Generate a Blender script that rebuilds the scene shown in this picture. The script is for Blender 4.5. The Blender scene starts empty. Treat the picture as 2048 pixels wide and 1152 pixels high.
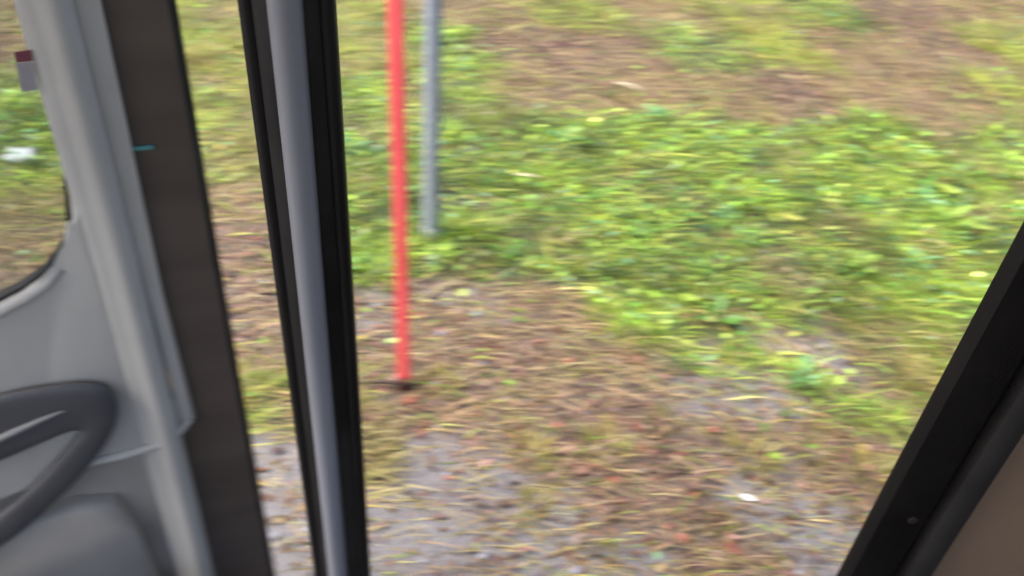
import bpy, bmesh, math, random
import numpy as np
from mathutils import Vector, Matrix

random.seed(4)
RNG = np.random.default_rng(4)
SC = bpy.context.scene
COL = SC.collection
R = math.radians

# ------------------------------------------------------------------ camera
CAM_H = 1.9
cam = bpy.data.cameras.new('camera')
cam.sensor_width = 36.0
cam.lens = 29.9
cam.clip_start = 0.02
cam.clip_end = 400.0
co = bpy.data.objects.new('camera', cam)
COL.objects.link(co)
pitch, roll = R(38.3), R(4.9)
fw = Vector((0, math.cos(pitch), -math.sin(pitch)))
r0 = Vector((1, 0, 0))
u0 = Vector((0, math.sin(pitch), math.cos(pitch)))
rt = r0 * math.cos(roll) + u0 * math.sin(roll)
up = u0 * math.cos(roll) - r0 * math.sin(roll)
co.matrix_world = Matrix(((rt.x, up.x, -fw.x, 0), (rt.y, up.y, -fw.y, 0), (rt.z, up.z, -fw.z, CAM_H), (0, 0, 0, 1)))
# hand-held phone clip: soft focus a little short of the verge
cam.dof.use_dof = True
cam.dof.focus_distance = 0.7
cam.dof.aperture_fstop = 11.5
cam.dof.aperture_blades = 0
cam.dof.aperture_ratio = 0.15
cam.dof.aperture_rotation = R(-9)
SC.camera = co

# ------------------------------------------------------------------ light
world = bpy.data.worlds.new('World')
SC.world = world
world.use_nodes = True
wn = world.node_tree
bg = wn.nodes['Background']
sky = wn.nodes.new('ShaderNodeTexSky')
sky.sky_type = 'NISHITA'
sky.sun_disc = False
SUN_EL, SUN_AZ = R(56), R(-105)
sky.sun_elevation = SUN_EL
sky.sun_rotation = SUN_AZ
sky.air_density = 1.0
sky.dust_density = 4.0
sky.ozone_density = 1.0
wn.links.new(sky.outputs[0], bg.inputs[0])
bg.inputs[1].default_value = 0.12
sl = bpy.data.lights.new('sun', 'SUN')
sl.energy = 1.5
sl.angle = R(40)
sl.color = (1.0, 0.96, 0.9)
so = bpy.data.objects.new('sun', sl)
COL.objects.link(so)
sd = Vector((math.sin(SUN_AZ) * math.cos(SUN_EL), math.cos(SUN_AZ) * math.cos(SUN_EL), math.sin(SUN_EL)))
so.rotation_euler = sd.to_track_quat('Z', 'Y').to_euler()

vs = SC.view_settings
vs.view_transform = 'Standard'
vs.look = 'None'
vs.exposure = 1.95
vs.gamma = 1.0
vs.use_curve_mapping = False

# ------------------------------------------------------------------ helpers
def tag(o, label=None, cat=None, group=None, kind=None):
    if label: o['label'] = label
    if cat: o['category'] = cat
    if group: o['group'] = group
    if kind: o['kind'] = kind
    return o

def link(name, me, mat, parent=None):
    o = bpy.data.objects.new(name, me)
    COL.objects.link(o)
    if mat is not None:
        me.materials.clear()
        me.materials.append(mat)
    if parent is not None:
        o.parent = parent
    return o

def bm_obj(name, bm, mat, parent=None, smooth=35):
    me = bpy.data.meshes.new(name)
    bmesh.ops.recalc_face_normals(bm, faces=bm.faces)
    bm.to_mesh(me)
    bm.free()
    if smooth:
        for p in me.polygons:
            p.use_smooth = True
        me.set_sharp_from_angle(angle=R(smooth))
    return link(name, me, mat, parent)

def prism(bm, pts, y0, y1, bev=0.0, seg=3):
    """outline in x,z given depth along y; the y0 side gets its rim rounded"""
    va = [bm.verts.new((x, y0, z)) for x, z in pts]
    vb = [bm.verts.new((x, y1, z)) for x, z in pts]
    n = len(pts)
    front = bm.faces.new(va)
    bm.faces.new(vb[::-1])
    for i in range(n):
        bm.faces.new((va[i], vb[i], vb[(i + 1) % n], va[(i + 1) % n]))
    if bev > 0:
        bmesh.ops.bevel(bm, geom=list(front.edges), offset=bev, segments=seg, profile=0.5, affect='EDGES', clamp_overlap=True)

def box(bm, x0, x1, y0, y1, z0, z1, bev=0.0, seg=2):
    r = bmesh.ops.create_cube(bm, size=1.0)
    vsn = r['verts']
    for v in vsn:
        v.co = Vector(((x0 + x1) / 2 + v.co.x * (x1 - x0), (y0 + y1) / 2 + v.co.y * (y1 - y0), (z0 + z1) / 2 + v.co.z * (z1 - z0)))
    if bev > 0:
        es = {e for v in vsn for e in v.link_edges}
        bmesh.ops.bevel(bm, geom=list(es), offset=bev, segments=seg, profile=0.5, affect='EDGES', clamp_overlap=True)

def loft(bm, profile, stations):
    """profile: closed list of x,y; stations: list of (dx, dy, z, scale)"""
    rings = []
    for dx, dy, z, s in stations:
        rings.append([bm.verts.new((dx + x * s, dy + y * s, z)) for x, y in profile])
    n = len(profile)
    for a, b in zip(rings, rings[1:]):
        for i in range(n):
            bm.faces.new((a[i], a[(i + 1) % n], b[(i + 1) % n], b[i]))
    bm.faces.new(rings[0][::-1])
    bm.faces.new(rings[-1])

def tube(bm, path, radii, n=8):
    rings = []
    for k, p in enumerate(path):
        p = Vector(p)
        a = Vector(path[max(0, k - 1)]); b = Vector(path[min(len(path) - 1, k + 1)])
        t = (b - a).normalized()
        ref = Vector((0, 0, 1)) if abs(t.z) < 0.9 else Vector((1, 0, 0))
        s = t.cross(ref).normalized(); q = t.cross(s)
        rr = radii[k] if isinstance(radii, (list, tuple)) else radii
        rings.append([bm.verts.new(p + s * math.cos(2 * math.pi * i / n) * rr + q * math.sin(2 * math.pi * i / n) * rr) for i in range(n)])
    for a, b in zip(rings, rings[1:]):
        for i in range(n):
            bm.faces.new((a[i], a[(i + 1) % n], b[(i + 1) % n], b[i]))
    bm.faces.new(rings[0][::-1]); bm.faces.new(rings[-1])

def _hash(ix, iy, s):
    n = (ix * 374761393 + iy * 668265263 + s * 982451653) & 0x7fffffff
    n = ((n ^ (n >> 13)) * 1274126177) & 0x7fffffff
    return ((n ^ (n >> 16)) & 0xffff) / 65535.0

def vnoise(x, y, s=0):
    x = np.asarray(x, float); y = np.asarray(y, float)
    ix = np.floor(x).astype(np.int64); iy = np.floor(y).astype(np.int64)
    fx = x - ix; fy = y - iy
    fx = fx * fx * (3 - 2 * fx); fy = fy * fy * (3 - 2 * fy)
    a = _hash(ix, iy, s); b = _hash(ix + 1, iy, s); c = _hash(ix, iy + 1, s); d = _hash(ix + 1, iy + 1, s)
    return (a * (1 - fx) + b * fx) * (1 - fy) + (c * (1 - fx) + d * fx) * fy

def height(x, y):
    x = np.asarray(x, float); y = np.asarray(y, float)
    fade = np.clip((y - 1.3) / 1.0, 0.15, 1.0)
    h = (vnoise(x * 1.7, y * 1.7, 1) - .5) * .05 + (vnoise(x * 6, y * 6, 2) - .5) * .022 + (vnoise(x * 21, y * 21, 3) - .5) * .008
    return h * fade + np.clip(y - 6.5, 0, 30) * .06

# ------------------------------------------------------------------ materials
def mat(name, rgb, rough=.5, spec=.5, metal=0.0, var=0.0, scale=20.0, bump=0.0, bscale=200.0, coat=0.0, stretch=None):
    m = bpy.data.materials.new(name)
    m.use_nodes = True
    nt = m.node_tree
    b = nt.nodes['Principled BSDF']
    b.inputs['Base Color'].default_value = (*rgb, 1)
    b.inputs['Roughness'].default_value = rough
    b.inputs['Specular IOR Level'].default_value = spec
    b.inputs['Metallic'].default_value = metal
    b.inputs['Coat Weight'].default_value = coat
    tc = nt.nodes.new('ShaderNodeTexCoord')
    src = tc.outputs['Object']
    if stretch:
        mp = nt.nodes.new('ShaderNodeMapping')
        mp.inputs['Scale'].default_value = stretch
        nt.links.new(src, mp.inputs[0]); src = mp.outputs[0]
    if var > 0:
        n = nt.nodes.new('ShaderNodeTexNoise')
        n.inputs['Scale'].default_value = scale
        n.inputs['Detail'].default_value = 5
        nt.links.new(src, n.inputs['Vector'])
        rp = nt.nodes.new('ShaderNodeValToRGB')
        rp.color_ramp.elements[0].position = .3
        rp.color_ramp.elements[1].position = .7
        rp.color_ramp.elements[0].color = tuple(c * (1 - var) for c in rgb) + (1,)
        rp.color_ramp.elements[1].color = tuple(min(1, c * (1 + var)) for c in rgb) + (1,)
        nt.links.new(n.outputs['Fac'], rp.inputs[0])
        nt.links.new(rp.outputs[0], b.inputs['Base Color'])
        mr = nt.nodes.new('ShaderNodeMapRange')
        mr.inputs['To Min'].default_value = max(0.02, rough * .8)
        mr.inputs['To Max'].default_value = min(1, rough * 1.25)
        nt.links.new(n.outputs['Fac'], mr.inputs['Value'])
        nt.links.new(mr.outputs[0], b.inputs['Roughness'])
    if bump > 0:
        n2 = nt.nodes.new('ShaderNodeTexNoise')
        n2.inputs['Scale'].default_value = bscale
        n2.inputs['Detail'].default_value = 4
        nt.links.new(src, n2.inputs['Vector'])
        bp = nt.nodes.new('ShaderNodeBump')
        bp.inputs['Strength'].default_value = bump
        bp.inputs['Distance'].default_value = .002
        nt.links.new(n2.outputs['Fac'], bp.inputs['Height'])
        nt.links.new(bp.outputs[0], b.inputs['Normal'])
    return m

def col_mat(name, rough, trans=0.0, spec=.4):
    """takes the plant's own colour from the mesh, with fine blotches"""
    m = bpy.data.materials.new(name)
    m.use_nodes = True
    nt = m.node_tree
    b = nt.nodes['Principled BSDF']
    out = nt.nodes['Material Output']
    at = nt.nodes.new('ShaderNodeAttribute'); at.attribute_name = 'Col'
    n = nt.nodes.new('ShaderNodeTexNoise'); n.inputs['Scale'].default_value = 90; n.inputs['Detail'].default_value = 3
    tc = nt.nodes.new('ShaderNodeTexCoord')
    nt.links.new(tc.outputs['Object'], n.inputs['Vector'])
    mr = nt.nodes.new('ShaderNodeMapRange'); mr.inputs['To Min'].default_value = .72; mr.inputs['To Max'].default_value = 1.28
    nt.links.new(n.outputs['Fac'], mr.inputs['Value'])
    mx = nt.nodes.new('ShaderNodeVectorMath'); mx.operation = 'SCALE'
    nt.links.new(at.outputs['Color'], mx.inputs[0]); nt.links.new(mr.outputs[0], mx.inputs['Scale'])
    nt.links.new(mx.outputs[0], b.inputs['Base Color'])
    b.inputs['Roughness'].default_value = rough
    b.inputs['Specular IOR Level'].default_value = spec
    if trans > 0:
        t = nt.nodes.new('ShaderNodeBsdfTranslucent')
        nt.links.new(mx.outputs[0], t.inputs['Color'])
        ms = nt.nodes.new('ShaderNodeMixShader'); ms.inputs[0].default_value = trans
        nt.links.new(b.outputs[0], ms.inputs[1]); nt.links.new(t.outputs[0], ms.inputs[2])
        nt.links.new(ms.outputs[0], out.inputs['Surface'])
    return m

M_door = mat('grey_plastic', (.50, .475, .43), .55, .5, var=.06, scale=9, bump=.25, bscale=600)
M_handle = mat('charcoal_plastic', (.085, .083, .085), .42, .5, var=.1, scale=12, bump=.2, bscale=700)
M_lower = mat('brown_grey_plastic', (.40, .37, .325), .5, .4, var=.12, scale=7, bump=.25, bscale=500)
M_highlight_bar = mat('satin_grey', (.22, .22, .22), .55, .5, var=.05, scale=14)  # lighter than the handle, to imitate the light along its ridge
M_black = mat('black_trim', (.011, .0085, .0075), .5, .3, var=.25, scale=11, bump=.2, bscale=500)
M_rubber = mat('black_rubber', (.019, .017, .015), .42, .4, var=.6, scale=16, bump=.25, bscale=150, stretch=(1, 1, .6))
M_edge = mat('dark_door_edge', (.120, .092, .072), .32, .5, var=.22, scale=7, bump=.1, bscale=40, coat=.3, stretch=(.3, .3, 1.6))
M_strip = mat('grey_highlight', (.31, .305, .325), .42, .5, var=.07, scale=9, stretch=(1, 1, .3))  # pale grey stands in for the sheen on the black pillar
M_gap = mat('groove_black', (.004, .004, .004), .8, .2)
M_darkgrey = mat('dark_grey_trim', (.034, .029, .026), .5, .4, var=.15, scale=15, bump=.25, bscale=500)
M_beige = mat('beige_lining', (.25, .165, .108), .75, .2, var=.08, scale=6, bump=.3, bscale=500)
M_paint = mat('body_paint', (.30, .30, .31), .3, .5, var=.04, scale=4, coat=.4)
M_teal = mat('teal_clip', (.10, .30, .27), .4, .5)
M_white = mat('sticker_white', (.40, .36, .37), .45, .4, var=.05, scale=40)
M_red_ink = mat('sticker_red', (.22, .06, .08), .45, .4)
M_plug = mat('brown_plug', (.035, .024, .02), .7, .2)
M_stake = mat('red_plastic', (.98, .115, .125), .75, .2, var=.16, scale=5, bump=.2, bscale=120, stretch=(1, 1, .6))
M_stakefoot = mat('rusty_steel', (.10, .025, .02), .7, .3, var=.4, scale=60, bump=.4, bscale=200)
M_galv = mat('galvanised_steel', (.25, .28, .325), .6, .4, metal=.1, var=.14, scale=35, bump=.2, bscale=180)
M_galv_pale = mat('galvanised_band', (.42, .43, .44), .5, .5, metal=.2, var=.1, scale=50)

M_glass = bpy.data.materials.new('window_glass')
M_glass.use_nodes = True
nt = M_glass.node_tree
nt.nodes.remove(nt.nodes['Principled BSDF'])
tr = nt.nodes.new('ShaderNodeBsdfTransparent'); tr.inputs[0].default_value = (.86, .89, .87, 1)
gl = nt.nodes.new('ShaderNodeBsdfGlossy'); gl.inputs['Roughness'].default_value = .03
fr = nt.nodes.new('ShaderNodeFresnel'); fr.inputs[0].default_value = 1.5
ms = nt.nodes.new('ShaderNodeMixShader')
nt.links.new(fr.outputs[0], ms.inputs[0]); nt.links.new(tr.outputs[0], ms.inputs[1]); nt.links.new(gl.outputs[0], ms.inputs[2])
nt.links.new(ms.outputs[0], nt.nodes['Material Output'].inputs['Surface'])

M_grass = col_mat('grass_blades', .4, .35, .5)
M_dry = col_mat('dry_blades', .55, .2, .35)
M_leafgreen = col_mat('weed_leaf', .32, .25, .5)
M_leafdead = col_mat('dead_leaf', .42, .12, .45)
M_stone = col_mat('wet_stone', .35, 0, .5)

# ground: soil, wet gravel and pale wet tarmac, mixed by where each lies
M_ground = bpy.data.materials.new('verge_soil')
M_ground.use_nodes = True
nt = M_ground.node_tree
b = nt.nodes['Principled BSDF']
tc = nt.nodes.new('ShaderNodeTexCoord')
def noise(scale, detail=6, rough=.6):
    n = nt.nodes.new('ShaderNodeTexNoise')
    n.inputs['Scale'].default_value = scale; n.inputs['Detail'].default_value = detail; n.inputs['Roughness'].default_value = rough
    nt.links.new(tc.outputs['Object'], n.inputs['Vector'])
    return n
def ramp(src, stops):
    r = nt.nodes.new('ShaderNodeValToRGB')
    while len(r.color_ramp.elements) < len(stops): r.color_ramp.elements.new(.5)
    for e, (p, c) in zip(r.color_ramp.elements, stops): e.position = p; e.color = (*c, 1)
    nt.links.new(src, r.inputs[0])
    return r
def mixc(f, a, c):
    m = nt.nodes.new('ShaderNodeMix'); m.data_type = 'RGBA'
    nt.links.new(f, m.inputs[0]); nt.links.new(a, m.inputs[6]); nt.links.new(c, m.inputs[7])
    return m.outputs[2]
at_w = nt.nodes.new('ShaderNodeAttribute'); at_w.attribute_name = 'gravel'
at_g = nt.nodes.new('ShaderNodeAttribute'); at_g.attribute_name = 'green'
soil = ramp(noise(38).outputs['Fac'], [(.30, (.030, .020, .014)), (.5, (.085, .055, .038)), (.7, (.16, .102, .072))])
moss = ramp(noise(45).outputs['Fac'], [(.30, (.016, .018, .010)), (.55, (.04, .05, .018)), (.75, (.085, .105, .035))])
grav = ramp(noise(120, 8, .75).outputs['Fac'], [(.30, (.075, .067, .066)), (.5, (.150, .138, .138)), (.72, (.235, .222, .225))])
c1 = mixc(at_g.outputs['Fac'], soil.outputs[0], moss.outputs[0])
c2 = mixc(at_w.outputs['Fac'], c1, grav.outputs[0])
nt.links.new(c2, b.inputs['Base Color'])
rr = nt.nodes.new('ShaderNodeMapRange'); rr.inputs['To Min'].default_value = .62; rr.inputs['To Max'].default_value = .2
nt.links.new(at_w.outputs['Fac'], rr.inputs['Value']); nt.links.new(rr.outputs[0], b.inputs['Roughness'])
bp = nt.nodes.new('ShaderNodeBump'); bp.inputs['Strength'].default_value = .6; bp.inputs['Distance'].default_value = .006
nt.links.new(noise(160, 6, .7).outputs['Fac'], bp.inputs['Height']); nt.links.new(bp.outputs[0], b.inputs['Normal'])

# ------------------------------------------------------------------ what grows where (metres on the verge)
ANCH = [(-2.88, 4.5, 'T'), (-1.92, 4.73, 'Y'), (-1.1, 4.92, 'Y'), (-0.52, 5.06, 'T'), (0.09, 5.21, 'Y'), (0.72, 5.35, 'T'), (1.38, 5.51, 'Y'), (1.72, 5.59, 'D'), (2.43, 5.76, 'R'), (3.18, 5.94, 'T'), (-2.62, 4.0, 'T'), (-1.74, 4.19, 'Y'), (-1.39, 4.26, 'Y'), (-0.98, 4.35, 'Y'), (-0.37, 4.48, 'G'), (-0.04, 4.55, 'R'), (0.38, 4.65, 'R'), (0.97, 4.77, 'D'), (1.45, 4.88, 'Y'), (1.89, 4.97, 'T'), (2.54, 5.11, 'R'), (2.98, 5.2, 'Y'), (-2.31, 3.49, 'G'), (-1.48, 3.65, 'Y'), (-0.86, 3.77, 'G'), (-0.63, 3.81, 'Y'), (-0.39, 3.86, 'G'), (0.06, 3.94, 'T'), (0.62, 4.05, 'T'), (1.02, 4.13, 'T'), (1.43, 4.21, 'R'), (1.85, 4.29, 'T'), (2.28, 4.37, 'T'), (2.69, 4.45, 'Y'), (-2.09, 3.06, 'G'), (-1.29, 3.2, 'Y'), (-0.77, 3.29, 'D'), (-0.51, 3.33, 'G'), (-0.2, 3.39, 'G'), (0.35, 3.48, 'G'), (0.82, 3.56, 'G'), (1.31, 3.65, 'G'), (1.81, 3.74, 'G'), (2.33, 3.83, 'G'), (-1.89, 2.7, 'Y'), (-1.13, 2.82, 'T'), (-0.68, 2.89, 'G'), (-0.43, 2.93, 'G'), (-0.22, 2.96, 'D'), (0.13, 3.02, 'G'), (0.55, 3.09, 'D'), (0.99, 3.15, 'G'), (1.44, 3.23, 'G'), (1.9, 3.3, 'G'), (2.23, 3.35, 'G'), (-1.74, 2.39, 'T'), (-1.01, 2.49, 'B'), (-0.62, 2.55, 'G'), (-0.36, 2.59, 'G'), (-0.25, 2.6, 'G'), (-0.06, 2.63, 'G'), (0.23, 2.67, 'G'), (0.52, 2.72, 'G'), (0.92, 2.78, 'D'), (1.23, 2.82, 'G'), (1.65, 2.88, 'G'), (1.98, 2.93, 'G'), (-1.66, 2.11, 'B'), (-0.89, 2.22, 'B'), (-0.52, 2.27, 'S'), (-0.35, 2.29, 'B'), (-0.13, 2.32, 'S'), (0.14, 2.36, 'T'), (0.41, 2.39, 'G'), (0.68, 2.43, 'G'), (1.06, 2.48, 'G'), (1.35, 2.52, 'G'), (1.64, 2.56, 'G'), (-0.79, 1.97, 'B'), (-0.47, 2.01, 'B'), (-0.19, 2.05, 'B'), (0.06, 2.08, 'B'), (0.31, 2.11, 'T'), (0.53, 2.14, 'G'), (0.65, 2.16, 'S'), (0.79, 2.17, 'G'), (1.0, 2.2, 'S'), (1.36, 2.25, 'Y'), (-0.7, 1.76, 'Y'), (-0.4, 1.8, 'B'), (-0.19, 1.82, 'B'), (-0.01, 1.84, 'B'), (0.3, 1.88, 'R'), (0.62, 1.92, 'S'), (0.86, 1.95, 'S'), (1.01, 1.97, 'G'), (1.11, 1.98, 'B'), (1.33, 2.0, 'Y'), (-0.63, 1.57, 'P'), (-0.39, 1.6, 'Y'), (-0.21, 1.62, 'P'), (0.01, 1.64, 'B'), (0.09, 1.65, 'B'), (0.33, 1.68, 'R'), (0.52, 1.7, 'R'), (0.75, 1.73, 'B'), (1.06, 1.76, 'B'), (1.2, 1.78, 'Y'), (-0.56, 1.41, 'P'), (-0.28, 1.44, 'P'), (-0.12, 1.45, 'P'), (0.1, 1.48, 'S'), (0.29, 1.5, 'B'), (0.57, 1.53, 'R'), (0.79, 1.55, 'S'), (1.01, 1.57, 'B'), (1.14, 1.59, 'B'), (-0.5, 1.24, 'P'), (-0.25, 1.27, 'P'), (-0.16, 1.28, 'P'), (-0.07, 1.28, 'P'), (0.09, 1.3, 'S'), (0.29, 1.32, 'S'), (0.49, 1.34, 'B'), (0.69, 1.36, 'B'), (0.89, 1.38, 'S'), (1.17, 1.41, 'S')]
AX = np.array([a[0] for a in ANCH]); AY = np.array([a[1] for a in ANCH])
CLS = 'GDYTBRSP'
AM = np.zeros((len(ANCH), len(CLS)))
for i, a in enumerate(ANCH): AM[i, CLS.index(a[2])] = 1

def zones(x, y):
    x = np.asarray(x, float).ravel(); y = np.asarray(y, float).ravel()
    xw = x + (vnoise(x * 4, y * 4, 11) - .5) * .22 + (vnoise(x * 13, y * 13, 12) - .5) * .12
    yw = y + (vnoise(x * 4, y * 4, 13) - .5) * .18 + (vnoise(x * 13, y * 13, 14) - .5) * .10
    out = np.zeros((len(x), len(CLS)))
    for i in range(0, len(x), 20000):
        dx = xw[i:i + 20000, None] - AX; dy = (yw[i:i + 20000, None] - AY) * 1.25
        w = 1.0 / (dx * dx + dy * dy + .004) ** 2.6
        out[i:i + 20000] = (w / w.sum(1, keepdims=True)) @ AM
    return out

# ------------------------------------------------------------------ ground sheet
xs = np.concatenate([-np.geomspace(80, 3.3, 26), np.linspace(-3.2, 4.2, 300), np.geomspace(4.3, 80, 26)])
ys = np.concatenate([-np.geomspace(60, .1, 24), np.linspace(0.0, .85, 20), np.linspace(.88, 7.0, 250), np.geomspace(7.1, 90, 26)])
gx, gy = np.meshgrid(xs, ys)
gz = height(gx, gy)
zw = zones(gx, gy)
far = np.clip((gy.ravel() - 6.2) / 1.5, 0, 1)
gm = bpy.data.meshes.new('ground')
nx, ny = len(xs), len(ys)
idx = np.arange(nx * ny).reshape(ny, nx)
quads = np.stack([idx[:-1, :-1], idx[:-1, 1:], idx[1:, 1:], idx[1:, :-1]], -1).reshape(-1, 4)
gm.vertices.add(nx * ny)
gm.vertices.foreach_set('co', np.stack([gx, gy, gz], -1).astype(np.float32).ravel())
gm.loops.add(quads.size)
gm.loops.foreach_set('vertex_index', quads.astype(np.int32).ravel())
gm.polygons.add(len(quads))
gm.polygons.foreach_set('loop_start', np.arange(0, quads.size, 4, dtype=np.int32))
gm.update(calc_edges=True)
for p in ('gravel', 'green'):
    a = gm.attributes.new(p, 'FLOAT', 'POINT')
    if p == 'gravel': v = np.clip((zw[:, 6] + zw[:, 7]) * (.55 + .9 * vnoise(gx.ravel() * 9, gy.ravel() * 9, 41)) + zw[:, 4] * .25 * vnoise(gx.ravel() * 7, gy.ravel() * 7, 42), 0, 1)
    else: v = np.clip(zw[:, 0] + zw[:, 1] + zw[:, 2] * .5 + far * .3, 0, 1)
    a.data.foreach_set('value', v.astype(np.float32))
gm.polygons.foreach_set('use_smooth', np.ones(len(quads), dtype=bool))
ground = link('ground', gm, M_ground)
tag(ground, kind='structure')

# ------------------------------------------------------------------ the van
van = bpy.data.objects.new('van', None)
COL.objects.link(van)
van.location = (0, 0, 0)
tag(van, 'van seen from inside, with its grey front door ajar and black door pillars', 'van')

bm = bmesh.new()
box(bm, -1.6, 2.5, -1.4, .66, 2.42, 2.48, .02)
box(bm, -1.3, 2.5, .60, .70, 2.28, 2.417, .02)
bm_obj('roof', bm, M_beige, van)
bm = bmesh.new()
box(bm, -1.6, 2.5, -1.4, .60, .50, .58, .01)
box(bm, -1.3, 2.5, .603, .66, .36, .575, .015)
bm_obj('floor', bm, M_darkgrey, van)
bm = bmesh.new()
box(bm, -1.4, 2.5, -1.46, -1.403, .40, 1.30, .01)
for x in (-1.4, -.2, 1.1, 2.4): box(bm, x, x + .1, -1.455, -1.41, 1.303, 2.415, .01)
bm_obj('far_wall', bm, M_beige, van)
bm = bmesh.new()
box(bm, 2.503, 2.56, -1.4, .7, .40, 2.41, .01)
bm_obj('rear_wall', bm, M_beige, van)
bm = bmesh.new()
box(bm, -1.42, -1.30, .58, .70, .36, 2.41, .02)
bm_obj('hinge_pillar', bm, M_paint, van)

# pillar between the two openings
bm = bmesh.new()
prof = [(-.027, .028), (-.0325, -.004), (-.028, -.014), (-.018, -.018), (.016, -.018), (.028, -.012), (.033, .0), (.028, .028)]
loft(bm, prof, [(-.186, .63, .578, 1.0), (-.185, .628, 1.3, 1.0), (-.184, .626, 2.30, 1.0)])
post = bm_obj('door_pillar', bm, M_rubber, van, 40)
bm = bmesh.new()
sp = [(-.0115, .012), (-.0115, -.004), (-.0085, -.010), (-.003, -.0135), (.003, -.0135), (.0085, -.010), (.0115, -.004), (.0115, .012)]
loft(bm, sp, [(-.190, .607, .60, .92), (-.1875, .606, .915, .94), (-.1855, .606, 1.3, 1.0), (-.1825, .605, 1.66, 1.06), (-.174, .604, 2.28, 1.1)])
bm_obj('highlight_strip', bm, M_strip, post, 50)  # highlight of the rounded black pillar, built as a grey strip
for sx in (-.0295, .0305):
    bm = bmesh.new()
    tube(bm, [(-.186 + sx, .618, .60), (-.1855 + sx, .617, 1.3), (-.184 + sx, .615, 2.28)], .0065, 10)
    bm_obj('seal', bm, M_black, post, 60)

# rear pillar at the other side of the opening
bm = bmesh.new()
loft(bm, [(.424, .60), (.3850, .562), (.386, .556), (.392, .550), (.432, .549), (.4375, .553), (.4385, .562), (.4385, .60), (.425, .60)], [(0, 0, .575, 1), (0, 0, 2.30, 1)])
rp = bm_obj('rear_pillar', bm, M_black, van, 40)
bm = bmesh.new()
box(bm, .4390, .4470, .562, .598, .58, 2.29)
bm_obj('groove', bm, M_gap, rp, 0)
bm = bmesh.new()
loft(bm, [(.4475, .60), (.4475, .556), (.4495, .549), (.455, .546), (.470, .546), (.4745, .549), (.4755, .556), (.4755, .60)], [(0, 0, .575, 1), (0, 0, 2.30, 1)])
bm_obj('edge_trim', bm, M_darkgrey, rp, 40)
bm = bmesh.new()
r_ = bmesh.ops.create_uvsphere(bm, u_segments=14, v_segments=8, radius=.0055)
for v in r_['verts']: v.co = Vector((.4225 + v.co.x, .5495 + v.co.y * .45, 1.213 + v.co.z))
bm_obj('screw_plug', bm, M_plug, rp, 60)
bm = bmesh.new()
box(bm, .4765, 2.5, .575, .64, .58, 2.28, .008)
bm_obj('side_lining', bm, M_beige, van)

# front door: local x runs from hinge to latch, y outwards, z up
bm = bmesh.new()
prism(bm, [(-.80, .22), (-.03, .22), (-.03, 1.20), (-.095, 1.165), (-.15, 1.118), (-.21, 1.085), (-.80, .95)], .022, .085, .006)
door = bm_obj('front_door', bm, M_paint, van)
door.location = (-.5, .92, 0)
door.rotation_euler = (0, 0, math.atan2(.371, .928))
# upper trim panel with a rounded top that catches the sky
bm = bmesh.new()
prism(bm, [(-.80, .93), (-.45, 1.035), (-.30, 1.080), (-.21, 1.110), (-.165, 1.130), (-.135, 1.150), (-.112, 1.172), (-.095, 1.20), (-.084, 1.235), (-.078, 1.275), (-.055, 1.275),
           (-.055, .810), (-.11, .800), (-.165, .797), (-.24, .770), (-.45, .70), (-.80, .66)], -.004, .0215, .016, 4)
bm_obj('trim_panel', bm, M_door, door, 50)
bm = bmesh.new()
prism(bm, [(-.79, .70), (-.45, .72), (-.165, .83), (-.028, .83), (-.024, .23), (-.79, .23)], .016, .0217, .004)
bm_obj('lower_panel', bm, M_lower, door)
bm = bmesh.new()
prism(bm, [(-.72, .60), (-.40, .66), (-.20, .705), (-.145, .69), (-.125, .60), (-.115, .40), (-.70, .40)], -.012, .0155, .022, 4)
bm_obj('map_pocket', bm, M_lower, door, 60)
bm = bmesh.new()
tube(bm, [(-.80, .002, .940), (-.45, .002, 1.041), (-.21, .002, 1.113), (-.165, .002, 1.133), (-.135, .002, 1.152), (-.113, .003, 1.173), (-.096, .005, 1.203), (-.086, .008, 1.24)], [.010, .010, .010, .010, .010, .009, .007, .004], 12)
bm_obj('sill_cap', bm, M_door, door, 60)
bm = bmesh.new()
tube(bm, [(-.26, .004, .764), (-.20, -.001, .787), (-.165, -.004, .7985), (-.11, -.006, .802), (-.06, -.006, .8085), (-.042, -.005, .8115), (-.022, -.004, .825), (.001, -.001, .845)], [.003, .006, .008, .008, .0075, .007, .006, .003], 12)
bm_obj('trim_lip', bm, M_door, door, 60)
# latch side post: ridged plastic cover from bottom to top
bm = bmesh.new()
loft(bm, [(-.078, .0210), (-.077, .004), (-.071, -.004), (-.060, -.007), (-.052, -.010), (-.044, -.0165), (-.035, -.0195), (-.026, -.0175), (-.020, -.011), (-.0165, -.004), (-.0155, .0210)],
     [(-.014, .004, .23, 1), (-.006, .002, .62, 1), (-.004, 0, .85, 1), (0, 0, 1.15, 1), (.002, 0, 1.5, 1), (.004, 0, 2.04, 1)])
bm_obj('trim_post', bm, M_door, door, 60)
bm = bmesh.new()
prism(bm, [(-.0150, .8265), (.0065, .850), (.0035, 1.1), (.012, 1.5), (.022, 2.04), (-.0125, 2.04), (-.0150, 1.2)], -.003, .0082, .004, 3)
prism(bm, [(-.060, .8055), (-.040, .8085), (-.0160, .826), (-.0160, .90), (-.060, .90)], -.0035, .0205, .006, 3)
bm_obj('trim_flange', bm, M_door, door, 50)
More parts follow.
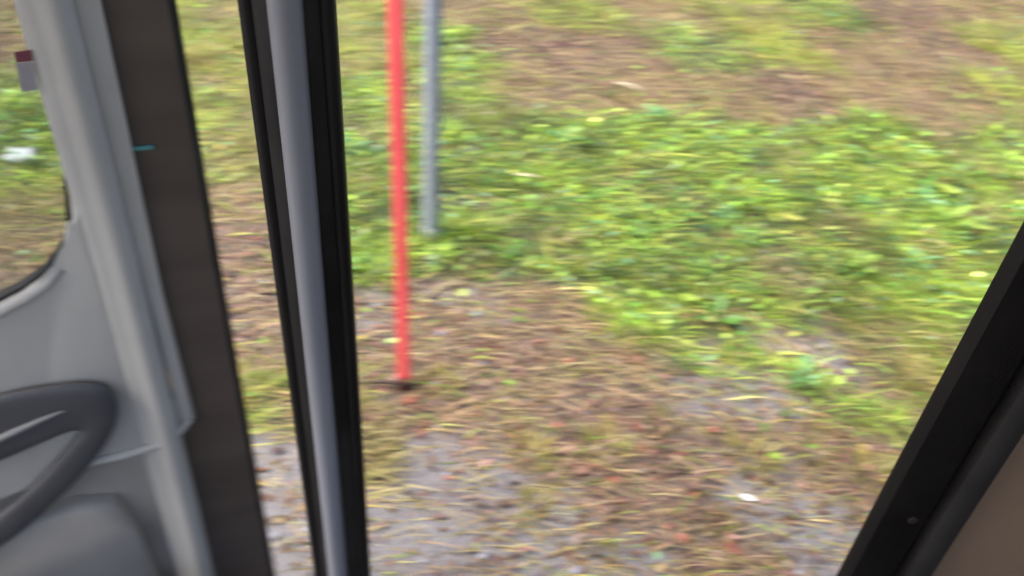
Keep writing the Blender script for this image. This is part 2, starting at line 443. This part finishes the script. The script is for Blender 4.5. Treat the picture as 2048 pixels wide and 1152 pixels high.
# dark latch edge and its rubber
bm = bmesh.new()
prism(bm, [(-.045, .22), (.081, .22), (.082, 1.1), (.086, 1.53), (.091, 2.04), (.010, 2.04), (-.008, 1.5), (-.012, 1.1), (-.0135, .849), (-.036, .842), (-.040, .70)], .0085, .0825, .004)
edge = bm_obj('latch_edge', bm, M_edge, door)
bm = bmesh.new()
tube(bm, [(.081, .012, .23), (.0825, .012, 1.1), (.0865, .012, 1.53), (.0915, .012, 2.03)], .006, 10)
bm_obj('weather_seal', bm, M_rubber, door, 60)
# window frame, glass, belt seal
bm = bmesh.new()
prism(bm, [(-.86, .98), (-.47, 2.02), (-.02, 2.08), (-.02, 2.0405), (-.08, 2.00), (-.43, 1.95), (-.79, .98)], -.002, .05, .01)
bm_obj('window_frame', bm, M_door, door)
bm = bmesh.new()
prism(bm, [(-.795, .99), (-.43, 1.955), (-.079, 2.005), (-.079, 1.19), (-.15, 1.122), (-.21, 1.088)], .036, .040)
pane = bm_obj('window_pane', bm, M_glass, door, 0)
bm = bmesh.new()
tube(bm, [(-.80, .018, .948), (-.45, .018, 1.050), (-.21, .018, 1.122), (-.165, .018, 1.142), (-.13, .018, 1.166), (-.105, .018, 1.196), (-.088, .020, 1.24), (-.080, .024, 1.30)], [.0075, .0075, .0075, .0075, .007, .006, .004, .002], 10)
bm_obj('window_seal', bm, M_rubber, door, 60)
bm = bmesh.new()
prism(bm, [(-.0925, 1.430), (-.075, 1.432), (-.0715, 1.466), (-.089, 1.465)], -.0055, -.0047)
bm_obj('sticker', bm, M_white, door, 0)
bm = bmesh.new()
prism(bm, [(-.0888, 1.4658), (-.0713, 1.4668), (-.070, 1.4795), (-.0875, 1.4780)], -.0055, -.0047)
bm_obj('sticker_band', bm, M_red_ink, door, 0)
bm = bmesh.new()
box(bm, .004, .034, .002, .0084, 1.3355, 1.341, .0015)
bm_obj('clip', bm, M_teal, door)
# pull handle: a charcoal loop round a hollow, with a paler bar above it as a built-in ridge highlight
outer = [(-.113, .982), (-.094, .955), (-.090, .916), (-.108, .865), (-.160, .798), (-.235, .722), (-.335, .640), (-.45, .600), (-.55, .66), (-.55, .85), (-.42, .95), (-.237, .988)]
inner = [(-.170, .888), (-.160, .886), (-.156, .880), (-.164, .868), (-.192, .838), (-.240, .786), (-.31, .725), (-.42, .68), (-.48, .70), (-.48, .78), (-.38, .815), (-.240, .862)]
bm = bmesh.new()
lay = []
for pts, y in ((outer, -.0045), (outer, -.017), (outer, -.026), (inner, -.026), (inner, -.017), (inner, -.0045)):
    cx = -.3; cz = .8
    s = .955 if (pts is outer and y == -.026) else (1.06 if (pts is inner and y == -.026) else 1.0)
    lay.append([bm.verts.new((cx + (x - cx) * s, y, cz + (z - cz) * s)) for x, z in pts])
for a, c in zip(lay, lay[1:] + lay[:1]):
    for i in range(len(outer)):
        j = (i + 1) % len(outer)
        bm.faces.new((a[i], a[j], c[j], c[i]))
hd = bm_obj('pull_handle', bm, M_handle, door, 60)
sub = hd.modifiers.new('soft', 'SUBSURF'); sub.levels = 2; sub.render_levels = 2
bm = bmesh.new()
tube(bm, [(-.163, -.024, .938), (-.195, -.026, .929), (-.235, -.027, .915), (-.30, -.027, .890), (-.38, -.025, .861)], [.0022, .004, .0055, .006, .005], 10)
bm_obj('highlight_bar', bm, M_highlight_bar, door, 60)

# ------------------------------------------------------------------ the two poles
def where(x, y):
    if x / y < -.47: return 'seen through the front door window'
    if math.hypot(x + .31, y - 1.87) < .32: return 'near the foot of the red stake'
    if math.hypot(x + .33, y - 2.68) < .5: return 'around the grey post'
    if x / y < -.27: return 'in the gap beside the front door'
    if y > 4.0: return 'high on the bank'
    if y < 1.55: return 'close below the van'
    if x / y > .28: return 'toward the rear pillar'
    if y > 2.6: return 'on the upper open verge'
    return 'on the lower open verge'

def h1(x, y): return float(height(np.array([x]), np.array([y]))[0])

stake = bpy.data.objects.new('snow_stake', None)
COL.objects.link(stake)
sx, sy = -.309, 1.869
stake.location = (sx, sy, h1(sx, sy))
tag(stake, 'bright red plastic snow stake with a dark foot, in front of the grey post', 'snow stake')
bm = bmesh.new()
bar = [(.0178 * math.copysign(abs(math.cos(a)) ** .25, math.cos(a)), .008 * math.copysign(abs(math.sin(a)) ** .25, math.sin(a))) for a in [2 * math.pi * (k + .5) / 20 for k in range(20)]]
loft(bm, bar, [(0, 0, .05, 1), (-.001, .001, .5, 1), (-.004, .002, 1.0, 1), (-.006, .003, 1.75, 1)])
bm_obj('shaft', bm, M_stake, stake, 60)
bm = bmesh.new()
loft(bm, bar, [(-.006, .003, 1.752, 1.12), (-.006, .003, 1.77, 1.12), (-.006, .003, 1.778, .8)])
bm_obj('cap', bm, M_stake, stake, 50)
bm = bmesh.new()
tube(bm, [(.0005, 0, -.12), (.0005, 0, .0), (0, 0, .049)], [.004, .016, .0185], 14)
tube(bm, [(0, 0, .042), (0, 0, .0495)], .0250, 16)
bm_obj('foot', bm, M_stakefoot, stake, 50)

gp = bpy.data.objects.new('metal_post', None)
COL.objects.link(gp)
sx, sy = -.328, 2.679
gp.location = (sx, sy, h1(sx, sy))
tag(gp, 'grey galvanised steel post standing in the green grass behind the red stake', 'post')
bm = bmesh.new()
tube(bm, [(0, 0, -.15), (0, 0, 1.0), (-.002, .001, 2.3)], .0285, 22)
bm_obj('shaft', bm, M_galv, gp, 60)
bm = bmesh.new()
tube(bm, [(0, 0, .045), (0, 0, .066)], .0305, 22)
bm_obj('band', bm, M_galv_pale, gp, 50)
bm = bmesh.new()
tube(bm, [(-.002, .001, 2.302), (-.002, .001, 2.32), (-.002, .001, 2.33)], [.0305, .0305, .019], 20)
bm_obj('cap', bm, M_galv, gp, 50)

# ------------------------------------------------------------------ scattered plants and litter
def rotz_tilt(pos, verts, yaw, pit, rol, scl):
    """verts k,3 ; the rest are arrays of n ; returns n,k,3"""
    v = verts[None] * scl[:, None, :]
    cr, sr = np.cos(rol)[:, None], np.sin(rol)[:, None]
    x, y, z = v[..., 0], v[..., 1] * cr - v[..., 2] * sr, v[..., 1] * sr + v[..., 2] * cr
    cp, sp_ = np.cos(pit)[:, None], np.sin(pit)[:, None]
    x, z = x * cp - z * sp_, x * sp_ + z * cp
    cy, sy_ = np.cos(yaw)[:, None], np.sin(yaw)[:, None]
    return np.stack([x * cy - y * sy_ + pos[:, None, 0], x * sy_ + y * cy + pos[:, None, 1], z + pos[:, None, 2]], -1)

def batch(name, V, tris, colr, m, kind='stuff', parent=None, tipfade=None):
    n, k = V.shape[:2]
    me = bpy.data.meshes.new(name)
    t = (np.array(tris)[None] + (np.arange(n) * k)[:, None, None]).reshape(-1, 3)
    me.vertices.add(n * k); me.vertices.foreach_set('co', V.astype(np.float32).ravel())
    me.loops.add(t.size); me.loops.foreach_set('vertex_index', t.astype(np.int32).ravel())
    me.polygons.add(len(t)); me.polygons.foreach_set('loop_start', np.arange(0, t.size, 3, dtype=np.int32))
    me.update(calc_edges=True)
    ca = np.ones((n, k, 4), np.float32)
    ca[..., :3] = colr[:, None, :]
    if tipfade is not None: ca[..., :3] *= np.array(tipfade)[None, :, None]
    a = me.color_attributes.new('Col', 'FLOAT_COLOR', 'POINT')
    a.data.foreach_set('color', ca.ravel())
    me.polygons.foreach_set('use_smooth', np.ones(len(t), dtype=bool))
    o = link(name, me, m, parent)
    if kind: o['kind'] = kind
    return o

BLADE = np.array([(0, -.5, 0), (0, .5, 0), (.40, -.42, .62), (.40, .42, .62), (1, 0, .90)])
BLADE_T = [(0, 2, 1), (1, 2, 3), (2, 4, 3)]
LEAF = np.array([(0, 0, 0), (.3, -.36, .10), (.33, 0, .0), (.3, .36, .10), (.7, -.30, .09), (.72, 0, .02), (.7, .30, .09), (1, 0, -.06)])
LEAF_T = [(0, 1, 2), (0, 2, 3), (1, 4, 2), (2, 4, 5), (2, 5, 3), (3, 5, 6), (4, 7, 5), (5, 7, 6)]
PEB = np.array([(-.5, 0, .1), (0, -.42, 0), (.5, .05, .12), (.05, .45, .05), (0, 0, .42), (-.1, .1, -.3)])
PEB_T = [(0, 1, 4), (1, 2, 4), (2, 3, 4), (3, 0, 4), (1, 0, 5), (2, 1, 5), (3, 2, 5), (0, 3, 5)]

def sample(n):
    y = RNG.uniform(.85, 7.2, int(n * 1.9))
    x = RNG.uniform(-5.4, 5.4, len(y))
    k = np.abs(x) < .55 * y + 1.0
    return x[k][:n], y[k][:n]
AREA = 40.0

def pick(x, y, dens, per_m2):
    """keep points with the chance the zone mix gives; dens in CLS order, at most 1"""
    z = zones(x, y)
    z = z ** 1.6; z /= z.sum(1, keepdims=True)
    k = RNG.random(len(x)) < z @ np.array(dens)
    return x[k], y[k], z[k]

def palette(n, cols, wts, jit=.2):
    c = np.array(cols)[RNG.choice(len(cols), n, p=np.array(wts) / sum(wts))]
    return np.clip(c * (1 + RNG.normal(0, jit, (n, 1))) * (1 + RNG.normal(0, jit * .35, (n, 3))), .004, .9)

def clump(x, y, c):
    """plants of one kind grow together: patches of lime, of deep green and of withered growth"""
    a = vnoise(x * 7.5, y * 7.5, 61) * .65 + vnoise(x * 19, y * 19, 62) * .35
    w = vnoise(x * 6, y * 6, 63)
    k = np.clip(.42 + 1.1 * (a - .22) / .56, .42, 1.5)[:, None]
    c = c * k
    wither = np.clip((w - .74) * 5, 0, .75)[:, None]
    return np.clip(c * (1 - wither) + np.array((.30, .21, .11)) * wither, 0, .85)

def comb(x, y):
    """the way the grass has been laid over by rain and passing wheels"""
    return -R(4) - R(20) * np.clip(x, -1.0, 2.2) + R(25) * (vnoise(x * 1.5, y * 1.5, 31) - .5)

GREEN = [(.22, .37, .030), (.37, .49, .040), (.095, .19, .022), (.48, .52, .10)]
YELLOW = [(.30, .38, .045), (.39, .40, .065), (.20, .31, .03), (.49, .44, .12)]
STRAW = [(.44, .35, .13), (.37, .28, .11), (.24, .155, .07), (.48, .40, .19)]
TAN = [(.36, .25, .13), (.25, .15, .08), (.46, .35, .18), (.14, .085, .05)]

# G D Y T B R S P
x, y = sample(230000)
k = RNG.random(len(x)) < np.clip(2.2 * vnoise(x * 9, y * 9, 51) - .12, .12, 1)
x, y = x[k], y[k]
x, y, z = pick(x, y, (1.0, .45, .75, .13, .06, .03, .05, .01), 0)
n = len(x)
pg = z[:, 0] + z[:, 1]
c = np.where((RNG.random(n) < pg / (pg + z[:, 2] + .35))[:, None], palette(n, GREEN, (4, 3, 4, 2), .26), palette(n, YELLOW, (4, 3, 3, 1)))
c = clump(x, y, c)
L = RNG.uniform(.04, .15, n) * (.6 + .9 * vnoise(x * 6, y * 6, 52))
scl = np.stack([L, RNG.uniform(.0022, .0055, n), L * RNG.uniform(.04, .8, n)], -1)
yaw = comb(x, y) + RNG.normal(0, .38, n) + np.where(RNG.random(n) < .4, math.pi, 0)
V = rotz_tilt(np.stack([x, y, height(x, y) - .004], -1), BLADE, yaw, np.zeros(n), RNG.normal(0, .5, n), scl)
o = batch('grass', V, BLADE_T, c, M_grass)
tag(o, 'short green and yellow green grass lying over along the verge', 'grass')

x, y = sample(190000)
x, y, z = pick(x, y, (.20, .24, .55, 1.0, .6, .5, .36, .20), 0)
n = len(x)
pt = z[:, 3] + z[:, 4] + z[:, 5]
c = np.where((RNG.random(n) < pt / (pt + z[:, 2] + z[:, 0] + .01) * .8)[:, None], palette(n, TAN, (4, 3, 3, 2)), palette(n, STRAW, (3, 3, 2, 1)))
L = RNG.uniform(.03, .15, n)
scl = np.stack([L, RNG.uniform(.0018, .0045, n), L * RNG.uniform(.02, .35, n)], -1)
yaw = comb(x, y) + RNG.normal(0, .4, n) + np.where(RNG.random(n) < .5, math.pi, 0)
V = rotz_tilt(np.stack([x, y, height(x, y) - .002], -1), BLADE, yaw, np.zeros(n), RNG.normal(0, .4, n), scl)
o = batch('dry_grass', V, BLADE_T, c, M_dry)
tag(o, 'flattened straw coloured and brown dead grass over the verge', 'dead grass')

# crumbled leaves
LITTER = [(.11, .058, .036), (.18, .098, .062), (.23, .135, .10), (.07, .040, .028), (.22, .155, .075), (.20, .075, .05)]
x, y = sample(90000)
x, y, z = pick(x, y, (.05, .12, .10, .34, .8, .9, .45, .24), 0)
n = len(x)
s = RNG.uniform(.008, .030, n)
scl = np.stack([s * RNG.uniform(.9, 1.6, n), s, s * RNG.uniform(-1.2, 1.6, n)], -1)
V = rotz_tilt(np.stack([x, y, height(x, y) + RNG.uniform(.001, .012, n)], -1), LEAF, comb(x, y) + RNG.normal(0, .9, n) + np.where(RNG.random(n) < .5, math.pi, 0), RNG.normal(0, .22, n), RNG.normal(0, .3, n), scl)
o = batch('leaf_litter', V, LEAF_T, palette(n, LITTER, (4, 4, 3, 4, 2, .8)), M_leafdead)
tag(o, 'brown and pinkish crumbled leaf litter along the roadside', 'leaf litter')

# low broad leaved ground cover among the grass
WEED = [(.15, .29, .035), (.26, .41, .05), (.07, .16, .03), (.38, .48, .08), (.17, .30, .14)]
x, y = sample(40000)
x, y, z = pick(x, y, (.75, .5, .12, .03, .02, .01, .012, .0), 0)
n = len(x)
s = RNG.uniform(.012, .034, n)
scl = np.stack([s * RNG.uniform(.9, 1.5, n), s * RNG.uniform(.8, 1.2, n), s], -1)
V = rotz_tilt(np.stack([x, y, height(x, y) + RNG.uniform(.008, .085, n)], -1), LEAF, RNG.uniform(0, 2 * math.pi, n), RNG.normal(0, .35, n), RNG.normal(0, .3, n), scl)
o = batch('ground_cover', V, LEAF_T, clump(x, y, palette(n, WEED, (4, 3, 3, 2, 2))), M_leafgreen)
tag(o, 'low broad leaved green ground cover growing through the grass', 'ground cover')

# gravel
x, y = sample(120000)
x, y, z = pick(x, y, (.01, .05, .02, .04, .14, .12, .8, .35), 0)
n = len(x)
s = RNG.gamma(2.2, .0021, n) + .0015
scl = np.stack([s, s * RNG.uniform(.7, 1.1, n), s * RNG.uniform(.5, .9, n)], -1)
V = rotz_tilt(np.stack([x, y, height(x, y) + s * .1], -1), PEB, RNG.uniform(0, 6.3, n), RNG.normal(0, .2, n), RNG.normal(0, .2, n), scl)
o = batch('gravel', V, PEB_T, palette(n, [(.15, .138, .138), (.11, .10, .10), (.22, .206, .21), (.15, .11, .10)], (4, 3, 2, 2)), M_stone)
tag(o, 'fine wet grey gravel at the edge of the verge', 'gravel')

# ------------------------------------------------------------------ single leaves, tufts, weeds, stones
def leaf_mesh(name, ln, wd, curl, fold, colr, wob=.0, nu=7, nv=5):
    bm = bmesh.new()
    g = []
    ph = random.uniform(0, 6)
    for i in range(nu):
        t = i / (nu - 1)
        w = wd * .5 * (math.sin(math.pi * min(1, t * .98 + .03)) ** .75) * (1 - .18 * t)
        row = []
        for j in range(nv):
            s = j / (nv - 1) * 2 - 1
            row.append(bm.verts.new((ln * t, w * s, fold * wd * s * s * .5 + curl * ln * (t - .4) ** 2 + wob * wd * math.sin(7 * t + 2 * s + ph))))
        g.append(row)
    for i in range(nu - 1):
        for j in range(nv - 1):
            bm.faces.new((g[i][j], g[i + 1][j], g[i + 1][j + 1], g[i][j + 1]))
    tube(bm, [(-ln * .28, 0, curl * ln * .2 + .001), (-ln * .1, 0, curl * ln * .2), (ln * .02, 0, curl * ln * .15)], ln * .014, 5)
    me = bpy.data.meshes.new(name)
    bm.to_mesh(me); bm.free()
    a = me.color_attributes.new('Col', 'FLOAT_COLOR', 'POINT')
    vals = []
    for v in me.vertices:
        k = 1 + .25 * (abs(v.co.y) / wd) + random.uniform(-.12, .12)
        vals += [colr[0] * k, colr[1] * k, colr[2] * k, 1]
    a.data.foreach_set('color', vals)
    for p in me.polygons: p.use_smooth = True
    return me

KINDS = [
    ('reddish', (.24, .075, .045), 'reddish brown fallen leaf lying in the roadside litter', 'reddish fallen leaves'),
    ('brown', (.12, .062, .036), 'dark brown curled fallen leaf lying on the verge', 'dark brown fallen leaves'),
    ('pink', (.29, .16, .125), 'pinkish tan fallen leaf lying flat on the wet litter', 'pinkish fallen leaves'),
    ('yellow', (.46, .36, .07), 'yellow fallen leaf lying in the grass', 'yellow fallen leaves'),
]
meshes = {}
for kn, cc, _, _ in KINDS:
    meshes[kn] = []
    for k in range(3):
        me = leaf_mesh('fallen_leaf', random.uniform(.032, .05), random.uniform(.018, .028), random.uniform(-.5, .7), random.uniform(-.3, .7), cc, random.uniform(.02, .1))
        me.materials.append(M_leafdead)
        meshes[kn].append(me)
x, y = sample(9000)
z = zones(x, y)
cnt = dict(reddish=55, brown=60, pink=60, yellow=40)
want = dict(reddish=z[:, 4] + z[:, 5] + .25 * z[:, 3], brown=z[:, 4] + z[:, 3] * .6 + z[:, 6] * .5, pink=z[:, 4] + z[:, 5] + z[:, 6] * .7, yellow=z[:, 0] * .6 + z[:, 2] + z[:, 4] * .3)
for kn, cc, lab, grp in KINDS:
    w = want[kn] * (np.abs(x) < .5 * y + .55) * (y < 5.2) / (y * y)
    ids = RNG.choice(len(x), cnt[kn], replace=False, p=w / w.sum())
    for i in ids:
        o = bpy.data.objects.new('fallen_leaf', random.choice(meshes[kn]))
        COL.objects.link(o)
        hh = .02 if z[i, 0] + z[i, 2] > .5 else .010
        o.location = (x[i], y[i], h1(x[i], y[i]) + hh)
        o.rotation_euler = (random.gauss(0, .3), random.gauss(0, .3), random.uniform(0, 6.28))
        k = random.uniform(.7, 1.25); o.scale = (k, k, k)
        w_ = where(x[i], y[i]); tag(o, lab.split(' lying')[0] + ' lying ' + w_, 'leaf', grp + ' ' + w_)

def one_leaf(loc, rz, ln, wd, colr, label, tilt=(0, 0), mt=None, curl=.25, fold=.3):
    me = leaf_mesh('fallen_leaf', ln, wd, curl, fold, colr, .03)
    me.materials.append(mt or M_leafdead)
    o = bpy.data.objects.new('fallen_leaf', me); COL.objects.link(o)
    o.location = (loc[0], loc[1], h1(*loc) + loc_h); o.rotation_euler = (tilt[0], tilt[1], rz)
    tag(o, label, 'leaf')
    return o
loc_h = .016
one_leaf((.688, 1.547), R(-24), .044, .021, (.82, .80, .79), 'small pale white leaf lying on brown litter near the rear pillar', curl=.05, fold=.1)
loc_h = .05
one_leaf((.60, 2.39), R(-20), .065, .045, (.30, .40, .05), 'lime green leaf at the lower edge of the lush grass', mt=M_leafgreen)
one_leaf((1.06, 2.94), R(-30), .085, .04, (.42, .40, .09), 'large pale yellow leaf lying among the green weeds', mt=M_leafgreen)
one_leaf((1.84, 3.34), R(-50), .11, .06, (.33, .42, .06), 'big yellow green leaf high in the grass toward the rear pillar', mt=M_leafgreen)

# pale straw stems and dark twigs
def stem(name, pts, rad, m, label, cat, group=None):
    bm = bmesh.new()
    p0 = Vector((pts[0][0], pts[0][1], h1(pts[0][0], pts[0][1])))
    loc = [(px - p0.x, py - p0.y, h1(px, py) + pz - p0.z) for px, py, pz in pts]
    tube(bm, loc, rad, 7)
    o = bm_obj(name, bm, m, None, 60)
    o.location = p0
    tag(o, label, cat, group)
    return o
M_pale = mat('pale_straw', (.62, .52, .36), .5, .4, var=.15, scale=60)
M_twig = mat('dark_twig', (.035, .02, .016), .5, .4, var=.4, scale=80, bump=.4, bscale=200)
M_twig2 = mat('brown_twig', (.16, .095, .055), .6, .3, var=.3, scale=80, bump=.4, bscale=200)
stem('straw_stem', [(.44, 4.09, .05), (.50, 4.06, .06), (.565, 4.03, .05)], [.003, .005, .002], M_pale, 'pale straw stem lying where the grass turns brown, farthest up the bank', 'stem')
stem('straw_stem', [(-.03, 3.125, .06), (.02, 3.115, .07), (.07, 3.11, .06)], [.003, .005, .002], M_pale, 'pale straw stem lying in the green grass beyond the grey post', 'stem')
stem('twig', [(-.46, 1.845, .028), (-.42, 1.848, .034), (-.37, 1.850, .036), (-.33, 1.850, .036), (-.285, 1.850, .036), (-.26, 1.857, .030)], [.0035, .005, .0060, .007, .006, .003], M_twig, 'dark crooked twig lying against the foot of the red snow stake', 'twig')
x, y = sample(600); z = zones(x, y)
k = 0
for i in range(len(x)):
    if k >= 26: break
    if z[i, 3] + z[i, 4] + z[i, 5] + z[i, 6] < .6 or y[i] > 3.2 or abs(x[i]) > .5 * y[i] + .5: continue
    a = float(comb(x[i], y[i])) + random.gauss(0, .6); ln = random.uniform(.05, .13)
    pts = [(x[i] + ln * (t - .5) * math.cos(a) + random.gauss(0, .004), y[i] + ln * (t - .5) * math.sin(a) + random.gauss(0, .004), .010) for t in (0, .33, .66, 1)]
    stem('twig', pts, [.0022, .0026, .0024, .0012], M_twig2, 'thin brown twig lying loose ' + where(x[i], y[i]), 'twig', 'thin twigs ' + where(x[i], y[i]))
    k += 1

# grass tufts
def tuft_mesh(n, rad, ht, cols, wts):
    a = RNG.uniform(0, 6.283, n); r = rad * np.sqrt(RNG.random(n)) * .5
    L = RNG.uniform(.5, 1.0, n) * ht
    scl = np.stack([L * RNG.uniform(.5, 1.0, n), RNG.uniform(.002, .0042, n), L * RNG.uniform(.35, .95, n)], -1)
    V = rotz_tilt(np.stack([r * np.cos(a), r * np.sin(a), np.full(n, -.004)], -1), BLADE, a + RNG.normal(0, .5, n), np.zeros(n), RNG.normal(0, .3, n), scl)
    o = batch('grass_tuft', V, BLADE_T, palette(n, cols, wts), M_grass, kind=None)
    return o
SPEC = [
    ('yellow', [(.36, .30, .075), (.28, .25, .06), (.42, .33, .12), (.22, .22, .045)], 'yellowish tuft of grass', 'yellowish grass tufts'),
    ('green', GREEN, 'fresh green tuft of grass', 'green grass tufts'),
    ('olive', [(.20, .19, .045), (.26, .22, .07), (.15, .16, .035), (.30, .22, .09)], 'withering olive brown tuft of grass', 'olive grass tufts'),
]
protos = {kn: [tuft_mesh(110, .10, random.uniform(.07, .10), cols, (3, 3, 2, 2)) for _ in range(2)] for kn, cols, _, _ in SPEC}
used = set()
def put_tuft(kn, px, py, k, label, group):
    base = random.choice(protos[kn])
    if base.name in used:
        o = base.copy(); COL.objects.link(o)
    else:
        o = base; used.add(base.name)
    o.location = (px, py, h1(px, py)); o.rotation_euler = (0, 0, random.uniform(0, 6.28)); o.scale = (k, k, k * random.uniform(.7, 1))
    if group:
        w_ = where(px, py); label = label + ' ' + w_; group = group + ' ' + w_
    tag(o, label, 'grass tuft', group)
lab = {s[0]: (s[2], s[3]) for s in SPEC}
put_tuft('yellow', -.205, 1.905, .95, 'yellow tuft of grass right beside the foot of the red snow stake', None)
for px, py, k, kn in [(.313, 1.70, 1.1, 'yellow'), (.093, 1.645, 1.0, 'yellow'), (.745, 1.70, 1.2, 'yellow'), (1.10, 1.67, 1.1, 'yellow'), (.114, 1.46, .7, 'yellow'), (-.39, 1.73, .9, 'olive'), (-.34, 1.64, .8, 'olive'), (-.45, 1.79, .8, 'yellow'),
                      (1.36, 2.10, 1.1, 'yellow'), (.16, 1.56, .7, 'olive'), (.50, 1.82, .9, 'olive'), (.95, 1.74, .9, 'olive'), (.62, 1.45, .7, 'olive'), (.30, 1.33, .6, 'olive'), (.05, 1.75, .7, 'olive'), (1.2, 1.9, 1, 'green'), (.43, 2.22, 1.1, 'green'), (.52, 2.30, 1.2, 'green'),
                      (.33, 2.30, 1.0, 'green'), (.97, 2.03, .9, 'green'), (.79, 2.16, 1.0, 'green'), (-.60, 2.58, 1.2, 'green'), (-.30, 2.62, 1.1, 'green'), (-.44, 2.57, 1.1, 'green'), (-.25, 2.75, 1.2, 'green')]:
    put_tuft(kn, px, py, k, *lab[kn])
x, y = sample(1500); z = zones(x, y); k = 0
for i in range(len(x)):
    if k >= 60: break
    if abs(x[i]) > .5 * y[i] + .5 or y[i] > 5.4: continue
    j = int(np.argmax(z[i]))
    if CLS[j] not in 'GYT' or z[i, j] < .55: continue
    put_tuft({'G': 'green', 'Y': 'yellow', 'T': 'olive'}[CLS[j]], x[i], y[i], random.uniform(.8, 1.5), *lab[{'G': 'green', 'Y': 'yellow', 'T': 'olive'}[CLS[j]]])
    k += 1

# broad leaved weeds: rosettes with each leaf its own mesh
def weed(px, py, k, leaf_me, nl, label, group):
    root = bpy.data.objects.new('weed_plant', None); COL.objects.link(root)
    root.location = (px, py, h1(px, py) + .004); root.scale = (k, k, k)
    if group:
        w_ = where(px, py); label = label + ' ' + w_; group = group + ' ' + w_
    tag(root, label, 'weed', group)
    a0 = random.uniform(0, 6.28)
    for q in range(nl):
        o = bpy.data.objects.new('leaf', random.choice(leaf_me)); COL.objects.link(o)
        o.parent = root
        a = a0 + q * 2.4 + random.gauss(0, .2)
        o.location = (.016 * math.cos(a), .016 * math.sin(a), .012 + .002 * q)
        o.rotation_euler = (random.gauss(0, .25), -random.uniform(.1, .75), a)
        s = random.uniform(.75, 1.15); o.scale = (s, s, s)
wm = {}
for kn, cc in (('green', (.10, .235, .035)), ('lime', (.25, .38, .055)), ('bluish', (.13, .30, .11)), ('dark', (.08, .20, .03))):
    wm[kn] = []
    for q in range(3):
        me = leaf_mesh('leaf', random.uniform(.055, .085), random.uniform(.024, .038), random.uniform(-.7, -.2), random.uniform(.2, .6), cc, .05)
        me.materials.append(M_leafgreen); wm[kn].append(me)
WL = {'green': ('mid green broad leaved weed', 'mid green weeds'), 'lime': ('lime green broad leaved weed', 'lime green weeds'),
      'bluish': ('bluish green broad leaved weed', 'bluish green weeds'), 'dark': ('dark green broad leaved weed', 'dark green weeds')}
for px, py, k, kn, lb in [(1.80, 3.08, 1.5, 'lime', 'largest bright lime weed, just below the big yellow green leaf'), (.973, 2.04, .9, 'bluish', 'bluish green weed alone on the bare gravel patch near the rear pillar')]:
    weed(px, py, k, wm[kn], 7, lb, None)
x, y = sample(1800); z = zones(x, y); k = 0
for i in range(len(x)):
    if k >= 42: break
    if abs(x[i]) > .48 * y[i] + .4 or y[i] > 4.4 or z[i, 0] + z[i, 1] < .6: continue
    kn = random.choice(['green', 'green', 'lime', 'bluish', 'dark'])
    weed(x[i], y[i], random.uniform(.7, 1.15), wm[kn], random.choice((5, 6, 7)), *WL[kn]); k += 1

# stones
def stone(px, py, s, m, label, group=None):
    bm = bmesh.new()
    bmesh.ops.create_icosphere(bm, subdivisions=2, radius=s)
    ph = random.uniform(0, 9)
    for v in bm.verts:
        d = 1 + .18 * math.sin(v.co.x / s * 2.3 + ph) + .14 * math.sin(v.co.y / s * 3.1 + ph * 2) + random.uniform(-.06, .06)
        v.co *= d; v.co.z *= .6
    o = bm_obj('stone', bm, m, None, 50)
    o.location = (px, py, h1(px, py) + s * .25); o.rotation_euler = (0, 0, random.uniform(0, 6))
    tag(o, label, 'stone', group)
M_st1 = mat('dark_stone', (.035, .03, .03), .4, .5, var=.4, scale=30, bump=.5, bscale=120)
M_st2 = mat('grey_stone', (.24, .235, .26), .38, .5, var=.3, scale=40, bump=.5, bscale=150)
stone(-.149, 2.928, .028, M_st1, 'dark round stone half hidden in grass just behind the grey post')
stone(.97, 2.74, .022, M_st1, 'dark stone lying deep in the green grass')
x, y = sample(3000); z = zones(x, y); k = 0
for i in range(len(x)):
    if k >= 55: break
    if z[i, 6] + z[i, 7] + z[i, 4] * .5 < .5 or y[i] > 3 or abs(x[i]) > .5 * y[i] + .5: continue
    stone(x[i], y[i], random.uniform(.006, .015), M_st2, 'small wet grey stone lying ' + where(x[i], y[i]), 'small stones ' + where(x[i], y[i])); k += 1

# scrap of white paper beyond the door window
bm = bmesh.new()
n = 7
g = [[bm.verts.new(((i / (n - 1) - .5) * .10, (j / (n - 1) - .5) * .07, .012 * math.sin(i * 1.7 + j) + random.uniform(0, .012))) for j in range(n)] for i in range(n)]
for i in range(n - 1):
    for j in range(n - 1): bm.faces.new((g[i][j], g[i + 1][j], g[i + 1][j + 1], g[i][j + 1]))
M_paper = mat('white_paper', (.45, .46, .49), .6, .3, var=.05, scale=30)
o = bm_obj('paper_scrap', bm, M_paper, None, 60)
so_ = o.modifiers.new('thick', 'SOLIDIFY'); so_.thickness = .001
o.location = (-2.06, 2.97, h1(-2.06, 2.97) + .045); o.rotation_euler = (.25, 0, R(10))
tag(o, 'crumpled white paper scrap on the grass, seen through the door window', 'paper')
